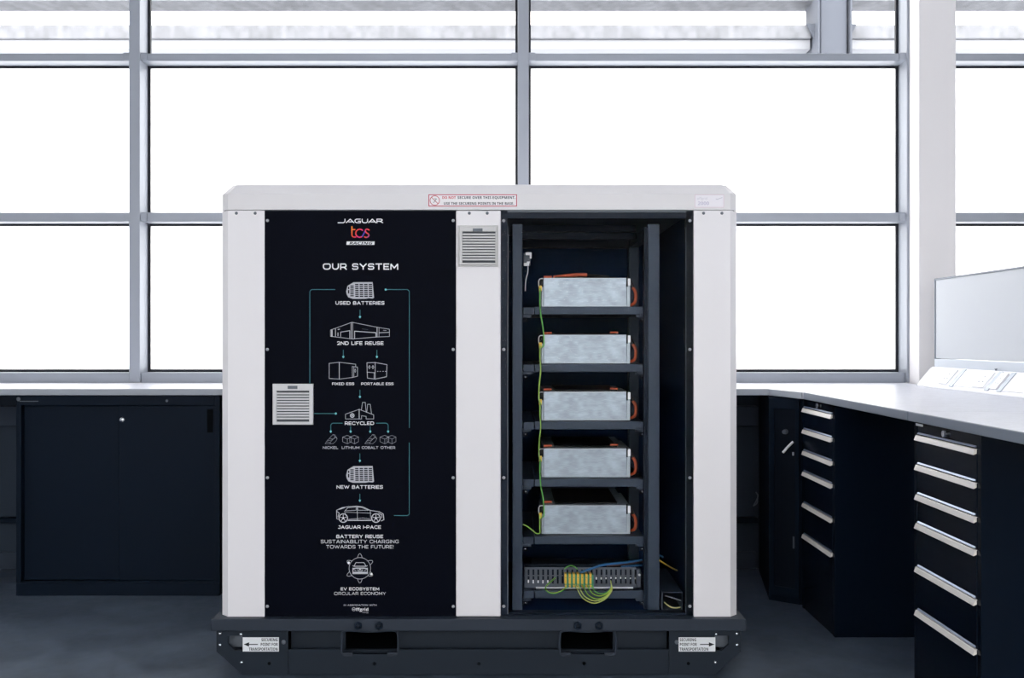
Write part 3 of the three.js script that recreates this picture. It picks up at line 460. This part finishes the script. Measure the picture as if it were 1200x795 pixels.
// one battery, then copies
const BX0 = px(637, 3.5), BX1 = px(734.6, 3.5), BH = 0.1005;
function makeBattery() {
  const t = thing('battery_module', 'top-most grey metal battery module, a long orange cable lying across its top', 'battery', [(BX0 + BX1) / 2, SH + 0.0005, -3.5], 0, 'battery modules on the rack shelves');
  const c = (BX0 + BX1) / 2, L = BX0 - c, R = BX1 - c;
  const g = bx(L, R, 0, BH, 0, 0.42, 0.0015); { const p = g.attributes.position, u = g.attributes.uv; for (let i = 0; i < p.count; i++) u.setXY(i, (p.getX(i) + 0.2) / 0.4, (p.getY(i) + p.getZ(i)) / 0.2); }
  obj('case', g, M.zinc, t);
  obj('case_rim', [bx(L + 0.001, R, 0.002, 0.006, -0.0012, 0.001), bx(L + 0.001, R, BH - 0.004, BH, -0.0012, 0.001)], M.zincPlain, t);
  obj('left_flange', bx(L - 0.007, L - 0.0005, 0, 0.07, 0.004, 0.3, 0.001), M.zincPlain, t);
  obj('handle', tube([V(L - 0.001, BH - 0.002, 0.004), V(L - 0.012, BH - 0.003, 0.004), V(L - 0.0165, BH - 0.010, 0.004), V(L - 0.0165, BH - 0.03, 0.004)], 0.0016, 16, 6), M.bright, t);
  obj('terminal_cover', bx(L - 0.013, L - 0.001, 0.064, BH - 0.004, 0.006, 0.05, 0.001), M.black, t);
  obj('right_flange', bx(R + 0.0005, R + 0.012, 0, 0.098, 0.004, 0.3, 0.001), M.zincPlain, t);
  obj('clip', bx(R - 0.002, R + 0.003, 0.070, BH + 0.004, -0.004, 0.004, 0.001), M.black, t);
  obj('clip_plate', bx(R + 0.003, R + 0.0125, 0.074, BH - 0.002, -0.003, 0.0035, 0.001), M.bright, t);
  obj('lid', bx(L + 0.04, R - 0.03, BH, BH + 0.006, 0.03, 0.36, 0.002), M.black, t);
  const oc = tube([V(R + 0.022, 0.068, 0.012), V(R + 0.030, 0.055, 0.012), V(R + 0.0325, 0.036, 0.012), V(R + 0.029, 0.016, 0.014), V(R + 0.018, 0.0065, 0.03)], 0.0055, 24, 10);
  obj('orange_cable', oc, M.orange, t).userData.label = 'orange high-voltage cable loop';
  obj('cable_sleeve', tube([V(R + 0.012, 0.094, 0.02), V(R + 0.0165, 0.082, 0.014), V(R + 0.0222, 0.0675, 0.012)], 0.006, 8, 10), M.sleeve, t);
  obj('orange_plug', tube([V(L + 0.002, BH + 0.0055, 0.04), V(L + 0.03, BH + 0.006, 0.038)], 0.0042, 6, 8), M.orange, t);
  return t;
}
const b0 = makeBattery();
const BL = ['', 'second battery module from the top, grey metal, a green wire crossing its front corner', 'middle battery module of the five on the rack shelves', 'second battery module from the bottom, between middle and lowest modules', 'lowest battery module, above the slotted wiring duct'];
for (let k = 1; k < 5; k++) {
  const c = b0.clone(); c.name = numbered('battery_module'); c.position.y = SH - PITCH * k + 0.0005; c.userData = { ...b0.userData, label: BL[k] }; scene.add(c);
  c.children.forEach((o) => { o.name = numbered(o.name.replace(/_\d+$/, '')); });
  if (k < 4) obj('orange_plug', tube([V(0.09, BH + 0.008, 0.04), V(0.118, BH + 0.008, 0.038)], 0.0042, 6, 8), M.orange, c);
}
obj('orange_lead', tube([V(-0.108, BH + 0.006, 0.06), V(-0.06, BH + 0.011, 0.05), V(-0.02, BH + 0.015, 0.05), V(0.01, BH + 0.014, 0.05)], 0.0062, 24, 10), M.orange, b0);
obj('black_lead', tube([V(0.008, BH + 0.0135, 0.05), V(0.04, BH + 0.012, 0.055), V(0.09, BH + 0.0098, 0.08)], 0.0035, 16, 8), M.sleeve, b0);

// earth wires between the modules
const wire = (name, label, group, pts, r, m, seg = 40) => tag(obj(name, tube(pts, r, seg, 8), m), label, 'wire', group);
const wp = (a, b, d = 3.452) => V(px(a, d), py(b, d), d);
const ORD = ['top', 'second', 'middle', 'fourth'];
const TW = [M.limeWire, std('#8fb54a', 0.5), std('#86b04a', 0.5), M.limeWire];
for (let k = 0; k < 4; k++) {
  const y = 338 + 66.6 * k;
  wire('earth_wire', ['green earth wire hanging from the top module to the second', 'yellow-green earth wire from the second module down to the middle one', 'yellow-green earth wire from the middle module down to the fourth', 'green earth wire from the fourth module down to the lowest'][k], 'earth wires linking the modules', [wp(633, y), wp(632.6, y + 12), wp(633.6, y + 30), wp(k % 3 ? 632 : 636.2, y + 46), wp(k % 3 ? 631.6 : 637.4, y + 60), wp(k % 3 ? 632.6 : 637, y + 67.5), wp(634.4, y + 69.5)], 0.0022, TW[k]);
}
for (let k = 0; k < 5; k++) { const y = 337.5 + 66.6 * k; tag(obj('wire_terminal', bx(px(631.6, 3.465), px(635, 3.465), py(y + 4, 3.465), py(y - 2.5, 3.465), 3.462, 3.474, 0.001), M.yellow), ['yellow terminal boot at the top module', 'yellow terminal boot at the second module from the top', 'yellow terminal boot at the middle module', 'yellow terminal boot at the fourth module from the top', 'yellow terminal boot at the lowest module'][k], 'connector', 'yellow terminal boots'); }
wire('earth_wire', 'short yellow-green wire running from the lowest module to the left rack post', null, [wp(632.6, 604), wp(632.4, 618), wp(632.4, 625), wp(629, 625.6), wp(623, 621), wp(617, 616.6), wp(612.5, 615)], 0.0021, TW[2]);

// connector and white lead at the top of the left post
{
  const t = thing('cable_connector', 'small grey and white connector at the top left of the rack, white lead below it', 'connector', [px(618, 3.5), py(304, 3.5), -3.5]);
  obj('body', bx(-0.0135, 0.011, -0.022, 0.022, -0.004, 0.02, 0.003), M.trunk, t);
  obj('clip', [bx(-0.006, 0.0135, 0.014, 0.0235, -0.007, -0.003, 0.001), bx(0.008, 0.0145, 0.002, 0.0225, -0.007, -0.003, 0.001), bx(-0.012, 0.006, -0.0235, -0.013, -0.007, -0.003, 0.001), bx(-0.002, 0.008, -0.014, -0.008, -0.007, -0.003, 0.001)], M.bright, t);
  obj('lead', tube([V(0.002, -0.024, 0), V(0.0022, -0.034, 0), V(0.001, -0.048, 0), V(-0.0035, -0.064, 0), V(-0.006, -0.08, 0.004), V(-0.007, -0.11, 0.01)], 0.0017, 24, 8), M.bright, t);
}
// slotted wiring duct
const SY = 0.2546;
{
  const t = thing('wiring_duct', 'grey slotted wiring duct along the bottom shelf of the rack', 'duct', [px(680, 3.5), SY + 0.0005, -3.5]);
  const x0 = px(614.5, 3.5) - px(680, 3.5), x1 = px(745.5, 3.5) - px(680, 3.5), h = py(665.5, 3.5) - SY, n = 23, p = (x1 - x0) / n;
  const fingers = []; for (let i = 0; i < n; i++) fingers.push(bx(x0 + i * p + 0.001, x0 + i * p + p * 0.68, 0.012, h - 0.004, 0, 0.003));
  obj('front_fingers', [...fingers, bx(x0, x1, 0, 0.014, 0, 0.003), bx(x0, x1, h - 0.007, h, -0.001, 0.003), bx(x0, x1, 0.040, 0.0435, 0.0005, 0.0025)], M.trunk, t);
  obj('duct_back', [bx(x0, x1, 0, h, 0.05, 0.053), bx(x0, x1, 0, 0.003, 0.003, 0.05)], M.frame, t);
  const tips = []; for (let i = 0; i < n; i++) if (i !== 6 && (i < 5 || i > 12)) tips.push(bx(x0 + i * p + p * 0.7, x0 + i * p + p * 0.98, 0.013 + (i > 12 ? 0.014 : 0) + 0.003 * rnd(), 0.023 + (i > 12 ? 0.01 : 0) + 0.003 * rnd(), 0.006, 0.009));
  const w = obj('white_ties', tips, M.bright, t);
  const e = thing('end_clamp', 'small dark end clamp with a bright screw at the right end of the wiring duct', 'clamp', [px(748.5, 3.5), SY + 0.0005, -3.5]);
  obj('body', bx(-0.0075, 0.0085, 0, 0.064, 0.002, 0.03, 0.003), M.trunk, e);
  obj('screw_head', studZ(0.003, 0.044, 0.002, 0.0045, 0.004), M.bright, e);
}
{ // rail with seven terminal blocks
  const t = thing('terminal_strip', 'row of yellow and green terminal blocks on a silver rail before the duct', 'terminals', [px(678.5, 3.475), SY + 0.0005, -3.475]), c = px(678.5, 3.475);
  obj('rail', [bx(px(628, 3.475) - c, px(742, 3.475) - c, 0, 0.004, 0, 0.02), bx(px(628, 3.475) - c, px(742, 3.475) - c, 0, 0.0085, 0.0, 0.002)], M.rail, t);
  for (let i = 0; i < 7; i++) {
    const x = px(661.5 + i * 4.85, 3.475) - c, w = px(4.7, 3.475) - px(0, 3.475), h = py(672.4, 3.475) - SY;
    const b = obj('terminal_block', [bx(x, x + w * 0.52, 0.022, h, -0.012, 0.018, 0.001), bx(x + w * 0.1, x + w * 0.5, 0.009, 0.019, -0.010, 0.018, 0.001)], M.yellow, t);
    obj('green_half', [bx(x + w * 0.53, x + w, 0.008, h - 0.002, -0.010, 0.018, 0.001), bx(x, x + w * 0.52, 0.0185, 0.0225, -0.0095, 0.018)], M.green, b);
    obj('clamp_screw', studZ(x + w * 0.27, h - 0.012, -0.0119, 0.0016, 0.0015, 8), M.clipGrey, b);
  }
}
const wd = 3.448, W2 = (a, b, d = wd) => V(px(a, d), py(b, d), d);
[[674.6, 707.2, 717.6], [677.8, 704.6, 717.2], [683, 702.6, 716.8], [688.5, 699, 716.4], [693.6, 696.4, 716]].forEach(([x, low, e], i) => wire('jumper_wire', ['lowest and longest hanging loop of green-yellow jumper wire below the terminals', 'second lowest loop of green-yellow jumper wire below the terminals', 'middle one of the five green-yellow jumper wire loops right of the terminals', 'second highest of the five jumper wire loops right of the terminals', 'highest and shortest of the five jumper wire loops right of the terminals'][i], 'jumper wire loops', [W2(x, 686, 3.459), W2(x + 1.4, 689.5, 3.434 + i * 0.005), W2(x + (e - x) * 0.2, low - (low - 689) * 0.32, 3.434 + i * 0.005), W2(x + (e - x) * 0.5, low, 3.434 + i * 0.005), W2(x + (e - x) * 0.82, low - (low - 689) * 0.3, 3.434 + i * 0.005), W2(e, 691 - i * 0.6, 3.434 + i * 0.005), W2(716.2, 685, 3.44 + i * 0.0055), W2(715.6, 681, 3.462 + i * 0.0055)], 0.0019, [M.paleLime, M.paleLime, M.earth, M.earth, M.limeWire][i], 60));
wire('jumper_wire', 'thick green-yellow wire leaving the duct and looping left of the terminals', null, [W2(650.8, 677.5, 3.49), W2(646, 681.6, 3.455), W2(640, 687.4), W2(639.4, 691), W2(643, 694.6), W2(650, 695.6), W2(658, 693), W2(663.6, 688.6, 3.458)], 0.0023, M.earth, 60);
wire('jumper_wire', 'small green wire arch above the row of terminal blocks', null, [W2(661.5, 667, 3.5), W2(665, 664.4, 3.485), W2(669, 663.2, 3.48), W2(673, 664.4, 3.485), W2(676.4, 667, 3.5)], 0.0019, M.limeWire, 30);
wire('power_cable', 'upper blue cable running from the duct towards the right rack post', null, [W2(680, 671.4, 3.468), W2(692, 667.2, 3.476), W2(706, 662.6, 3.492), W2(726, 660.2, 3.53), W2(743, 658, 3.55), W2(752, 656.6, 3.56)], 0.0042, M.blue);
wire('power_cable', 'brown cable lying between the two blue cables above the duct', null, [W2(711, 663.4, 3.538), W2(728, 662, 3.545), W2(744, 659.8, 3.556), W2(753, 658.6, 3.57)], 0.0042, M.brown);
wire('power_cable', 'lower blue cable under the brown one above the duct', null, [W2(728, 664.4, 3.536), W2(740, 663.6, 3.545), W2(752, 662.8, 3.56)], 0.0036, M.blue);
wire('power_cable', 'yellow cable sloping down in the dark gap right of the rack', null, [W2(771.5, 656.3, 3.56), W2(778, 660.6, 3.56), W2(788, 666.4, 3.62), W2(800, 671.4, 3.72)], 0.0028, M.yellow);
wire('power_cable', 'short blue cable end just above the yellow cable right of the rack', null, [W2(771, 651, 3.57), W2(774, 651.6, 3.57), W2(777, 653.4, 3.58)], 0.0032, M.blue);
{ // floor duct with cables in the right bottom corner
  const D = 3.42, q = (a, b) => [px(a, D), py(b, D)], t = thing('cable_channel', 'open dark cable channel on the cabinet floor right of the rack', 'channel', [px(788, D), HB + 0.0045, -D]);
  const ox = px(788, D), oy = HB + 0.0045, L = px(776, D) - ox, R = px(800, D) - ox, T = py(695.5, D) - oy;
  obj('side_plate', [bx(L, L + 0.002, 0, T, 0, 0.35), bx(R - 0.002, R, 0, T, 0, 0.35), bx(L, R, 0, 0.002, 0, 0.35)], M.rack, t);
  obj('lid', [bx(L, R, T, T + 0.002, 0.004, 0.36)], M.rack, t);
  obj('rim', tube([V(L, T, 0), V(L - 0.001, T * 0.5, 0), V(L, 0.003, 0), V(L + 0.02, 0.0025, 0)], 0.0012, 24, 6), M.clipGrey, t);
  const w3 = (a, b, d) => V(px(a, D + d), Math.max(py(b, D + d), HB + 0.0105), D + d);
  wire('power_cable', 'pale yellow cable curling inside the open channel right of the rack', null, [w3(778.6, 706.4, 0.03), w3(782, 709.2, 0.012), w3(787, 712.2, 0.008), w3(792, 713.6, 0.01), w3(797, 712.8, 0.02)], 0.0022, M.paleWire);
  wire('power_cable', 'upper grey cable inside the open channel right of the rack', null, [w3(780, 698.6, 0.05), w3(786, 700.4, 0.015), w3(792, 702.2, 0.012), w3(798.4, 704.6, 0.03)], 0.0022, M.greyWire);
  wire('power_cable', 'lower blue-grey cable on the floor of the open channel right of the rack', null, [w3(785, 716.4, 0.03), w3(789, 716.2, 0.016), w3(794, 714.8, 0.016), w3(798, 714.4, 0.03)], 0.0021, std('#4a6b86', 0.5));
}

// ------------------------------------------------------------------ left cupboard under the bench
{
  const D = 4.39, x = (p) => px(p, D), y = (p) => py(p, D), X0 = x(18.8), X1 = x(257.5), XM = x(138);
  const t = thing('sliding_door_cupboard', 'wide black two-door metal cupboard under the long worktop by the window', 'cupboard', [(X0 + X1) / 2, 0, -D]);
  const g0 = new THREE.Matrix4().makeTranslation(-(X0 + X1) / 2, 0, D), co = (n, g, m, p = t) => { const o = obj(n, Array.isArray(g) ? g : [g], m, p); o.geometry = o.geometry.clone().applyMatrix4(g0); return o; };
  co('carcass', [bx(X0, X0 + 0.021, 0.055, 0.872, D, 4.86, 0.002), bx(X1 - 0.021, X1, 0.055, 0.872, D, 4.86, 0.002), bx(X0 + 0.0215, X1 - 0.0215, y(475.5), 0.872, D, 4.86, 0.002), bx(X0 + 0.0215, X1 - 0.0215, 0.055, 0.062, D + 0.004, 4.86), bx(X0 + 0.0215, X1 - 0.0215, 0.062, 0.86, 4.84, 4.86)], M.navy);
  co('plinth', bx(X0, X1, 0, 0.054, D, 4.86, 0.002), M.navy);
  const dl = co('door', bx(X0 + 0.022, XM + 0.03, 0.063, y(476), D + 0.028, D + 0.044, 0.003), M.navy), dr = co('door', bx(XM, X1 - 0.022, 0.063, y(476), D + 0.01, D + 0.026, 0.003), M.navy);
  co('recessed_pull', bx(x(242), x(249), y(507.5), y(480), D + 0.0085, D + 0.0105, 0.001), M.slot, dr);
  const lk = co('lock', studZ(x(142), y(492.5), D + 0.01, 0.012, 0.008), M.chrome, dr); co('keyhole', bx(x(142) - 0.001, x(142) + 0.001, y(494), y(491), D + 0.0015, D + 0.003), M.slot, dr);
  co('badge', [studZ(x(21.5), y(468), D, 0.009, 0.002, 14), bx(x(23), x(45), y(470.9), y(470.1), D - 0.001, D)], M.clipGrey);
  co('catch', studZ(x(195.5), y(470), D, 0.006, 0.002), M.clipGrey);
}
// ------------------------------------------------------------------ narrow corner cupboard
{
  const P0 = [1.104, 4.312], P1 = [1.211, 4.229], len = Math.hypot(P1[0] - P0[0], P1[1] - P0[1]), turn = Math.atan2(P1[1] - P0[1], P1[0] - P0[0]);
  const t = thing('corner_cupboard', 'narrow black corner cupboard with recessed door and tilted lever handle', 'cupboard', [P0[0], 0, -P0[1]]);
  obj('carcass', plan([P0, P1, [1.80, 4.235], [1.80, 4.86], [1.195, 4.86]].map(([a, b]) => [a - P0[0], b - P0[1] + 0.012]), 0, 0.872), M.navy, t);
  const f = holder('door', t); f.rotation.y = turn;
  const fx = (p) => (p - 902) / 37 * len;      // along the front
  const yy = (p) => EYE - (p - 397.5) * 4.27 / F;
  obj('door_frame', sheet(rect(0.001, len - 0.001, 0.03, 0.868), [rect(fx(908.5), fx(934), yy(688), yy(479.5)).reverse()], -0.012, 0.012, 0.001), M.navy, f);
  obj('door_panel', bx(fx(908.5), fx(934), yy(688), yy(479.5), -0.003, -0.001), M.navyDeep, f);
  obj('lock_knob', new THREE.CylinderGeometry(0.009, 0.011, 0.02, 16).rotateX(Math.PI / 2).translate(fx(922), yy(506), 0.013), M.trunk, f);
  obj('lever_handle', tube([V(fx(932), yy(517), -0.015), V(fx(926), yy(524), -0.024), V(fx(921.5), yy(530), -0.03)], 0.0052, 12, 10), M.bright, f);
  obj('catch', bx(fx(931), fx(933), yy(533), yy(529), -0.016, -0.012, 0.001), M.alu, f);
  obj('catch', bx(fx(931.5), fx(933.5), yy(641), yy(627), -0.016, -0.012, 0.001), M.trunk, f);
}
tag(obj('loose_cable', tube([V(px(886, 4.9), py(577, 4.9), 4.905), V(px(888, 4.9), py(581, 4.9), 4.9), V(px(885, 4.9), py(588, 4.9), 4.89), V(px(883, 4.9), py(593, 4.9), 4.9), V(px(887, 4.9), py(590, 4.9), 4.9), V(px(888, 4.9), py(584, 4.9), 4.905)], 0.003, 40, 6), M.clipGrey), 'small grey cable loop on the dark wall between white unit and corner cupboard', 'cable');

// ------------------------------------------------------------------ drawer pedestals on the right
function pedestal(label, d0, d1, labels) {
  const FX = 1.21, t = thing('drawer_pedestal', label, 'drawers', [FX, 0, -(d0 + d1) / 2]);
  const po = (n, g, m, p = t) => { const o = obj(n, Array.isArray(g) ? g : [g], m, p); o.geometry = o.geometry.clone().translate(-FX, 0, (d0 + d1) / 2); return o; };
  const T = 0.021;
  po('carcass', [bx(FX, 1.80, 0, 0.872, d0, d0 + T, 0.002), bx(FX, 1.80, 0, 0.872, d1 - T, d1, 0.002), bx(1.78, 1.80, 0, 0.872, d0 + T, d1 - T), bx(FX + 0.004, 1.78, 0, 0.05, d0 + T + 0.0005, d1 - T - 0.0005), bx(FX + 0.002, 1.78, 0.836, 0.872, d0 + T + 0.0005, d1 - T - 0.0005, 0.002)], M.navyGloss);
  const tops = [0.8335, 0.745, 0.656, 0.570, 0.4405, 0.3110], bots = [0.7475, 0.6585, 0.5725, 0.443, 0.3135, 0.052];
  tops.forEach((yt, i) => {
    const dr = po('drawer', bx(FX - 0.001, FX + 0.5, bots[i], yt, d0 + T + 0.002, d1 - T - 0.002, 0.002), M.navyGloss);
    // full-width pull: lip bent out and down
    const s = new THREE.Shape([[0.002, 0.0], [-0.0045, 0.0], [-0.0055, -0.001], [-0.0105, -0.0145], [-0.009, -0.016], [0.002, -0.0105]].map(([a, b]) => new THREE.Vector2(a, b)));
    po('handle', new THREE.ExtrudeGeometry(s, { depth: d1 - d0 - 2 * T - 0.006, bevelEnabled: false }).translate(FX, yt, -(d1 - T - 0.003)), M.grip, dr);
    const s2 = new THREE.Shape([[0.001, 0.0085], [-0.0012, 0.0085], [-0.0050, 0.0042], [-0.0045, 0.0035], [0.001, 0.0035]].map(([a, b]) => new THREE.Vector2(a, b)));
    po('pull_strip', new THREE.ExtrudeGeometry(s2, { depth: d1 - d0 - 2 * T - 0.02, bevelEnabled: false }).translate(FX, yt, -(d1 - T - 0.012)), M.pullTop, dr);
  });
  po('lock', new THREE.CylinderGeometry(0.009, 0.0095, 0.008, 18).rotateZ(Math.PI / 2).translate(FX - 0.003, 0.855, -(d0 * 0.5 + d1 * 0.5)), M.chrome);
  return { t, po };
}
{
  const B = pedestal('larger nearest black drawer pedestal with six full-width silver pulls at the right', 2.596, 3.03);
  B.po('badge', bx(1.2085, 1.2105, 0.861, 0.868, 2.965, 3.015, 0.0005), M.bright);
  const A = pedestal('farther black drawer pedestal with six silver pulls, beside the corner cupboard', 3.776, 4.2);
}

// ------------------------------------------------------------------ socket trunking and desk screen on the right bench
{
  const D0 = 2.0, D1 = 4.645, t = thing('socket_trunking', 'white sloped socket trunking along the back of the right worktop', 'trunking', [1.87, TT, -(D0 + D1) / 2]);
  const so = (n, g, m, p = t) => { const o = obj(n, Array.isArray(g) ? g : [g], m, p); o.geometry = o.geometry.clone().translate(-1.87, -TT, (D0 + D1) / 2); return o; };
  const prof = [[1.87, TT + 0.0005], [1.954, TT + 0.0005], [1.954, 0.992], [1.940, 0.992], [1.872, 0.912], [1.87, 0.908]];
  const s = new THREE.Shape(prof.map(([a, b]) => new THREE.Vector2(a, b)));
  so('body', new THREE.ExtrudeGeometry(s, { depth: D1 - D0, bevelEnabled: false }).translate(0, 0, -D1), M.plastic);
  // slope frame: e along the slope (0..1), plates parallel to the slope
  const ang = Math.atan2(0.992 - 0.912, 1.940 - 1.872), L = Math.hypot(0.08, 0.068);
  const plate = (dA, dB, e0, e1, h) => new RoundedBoxGeometry((e1 - e0) * L, h, dB - dA, 2, Math.min(0.0015, h * 0.45)).translate((e0 + e1) / 2 * L, h / 2, 0).rotateZ(ang).translate(1.872, 0.912, -(dA + dB) / 2);
  so('end_cap', new THREE.ExtrudeGeometry(s, { depth: 0.004, bevelEnabled: false }).translate(0, 0, -D1 - 0.004), M.alu);
  const depth = (p) => 1.905 * F / (p - 600);
  const covers = [[1084, 1120], [1125, 1162], [1183, 1240], [1246, 1330], [1340, 1500]];
  for (const [a, b] of covers) so('cover_plate', plate(depth(b), depth(a), 0.10, 0.90, 0.0035), M.socket);
  for (const [a, b] of [[1107, 1117], [1147, 1160], [1168, 1176]]) {
    const k = so('socket_plate', plate(depth(b), depth(a), 0.12, 0.88, 0.009), M.socket), m = (depth(a) + depth(b)) / 2, w = (depth(a) - depth(b)) / 2;
    const pin = (e, o, sx2) => plate(m + o - sx2, m + o + sx2, e - 0.03, e + 0.03, 0.0095);
    so('pin_hole', [pin(0.62, 0, w * 0.12), pin(0.38, -w * 0.35, w * 0.14), pin(0.38, w * 0.35, w * 0.14)], M.aluDark, k);
    so('switch', plate(m - w * 0.2, m + w * 0.2, 0.72, 0.82, 0.011), M.plastic, k);
  }
  for (const [a, b] of [[1120.5, 1124.5], [1162.5, 1167], [1177, 1182]]) so('divider', plate(depth(b), depth(a), 0.04, 0.96, 0.004), M.alu);
  tag(obj('screw_bit', [cylY(0, 0, 0.006, 0, 0.004, 10), cylY(0, 0.006, 0.008, 0, 0.0065, 10)], M.aluDark), 'tiny dark screw left on top of the white socket trunking', 'screw').position.set(1.947, 0.9925, -depth(1155));
  const p = thing('desk_screen', 'pale grey fabric desk divider in a thin metal frame along the right bench', 'divider', [1.97, TT, -(2.0 + 4.672) / 2]);
  const so2 = (n, g, m) => { const o = obj(n, Array.isArray(g) ? g : [g], m, p); o.geometry = o.geometry.clone().translate(-1.97, -TT, (2.0 + 4.672) / 2); return o; };
  so2('fabric_panel', bx(1.962, 1.984, 1.031, 1.392, 2.01, 4.662, 0.002), M.screen);
  so2('metal_frame', [bx(1.958, 1.988, 1.392, 1.400, 2.0, 4.672, 0.002), bx(1.958, 1.988, TT + 0.0005, 1.392, 4.662, 4.672, 0.002), bx(1.958, 1.988, TT + 0.0005, 1.392, 2.0, 2.01, 0.002)], M.aluDark);
  so2('lower_rail', bx(1.956, 1.988, TT + 0.0005, 1.029, 2.01, 4.662, 0.002), M.alu);
}

scene.traverse((o) => { if (o.isMesh) { o.castShadow = true; o.receiveShadow = true; } });
renderer.render(scene, camera);
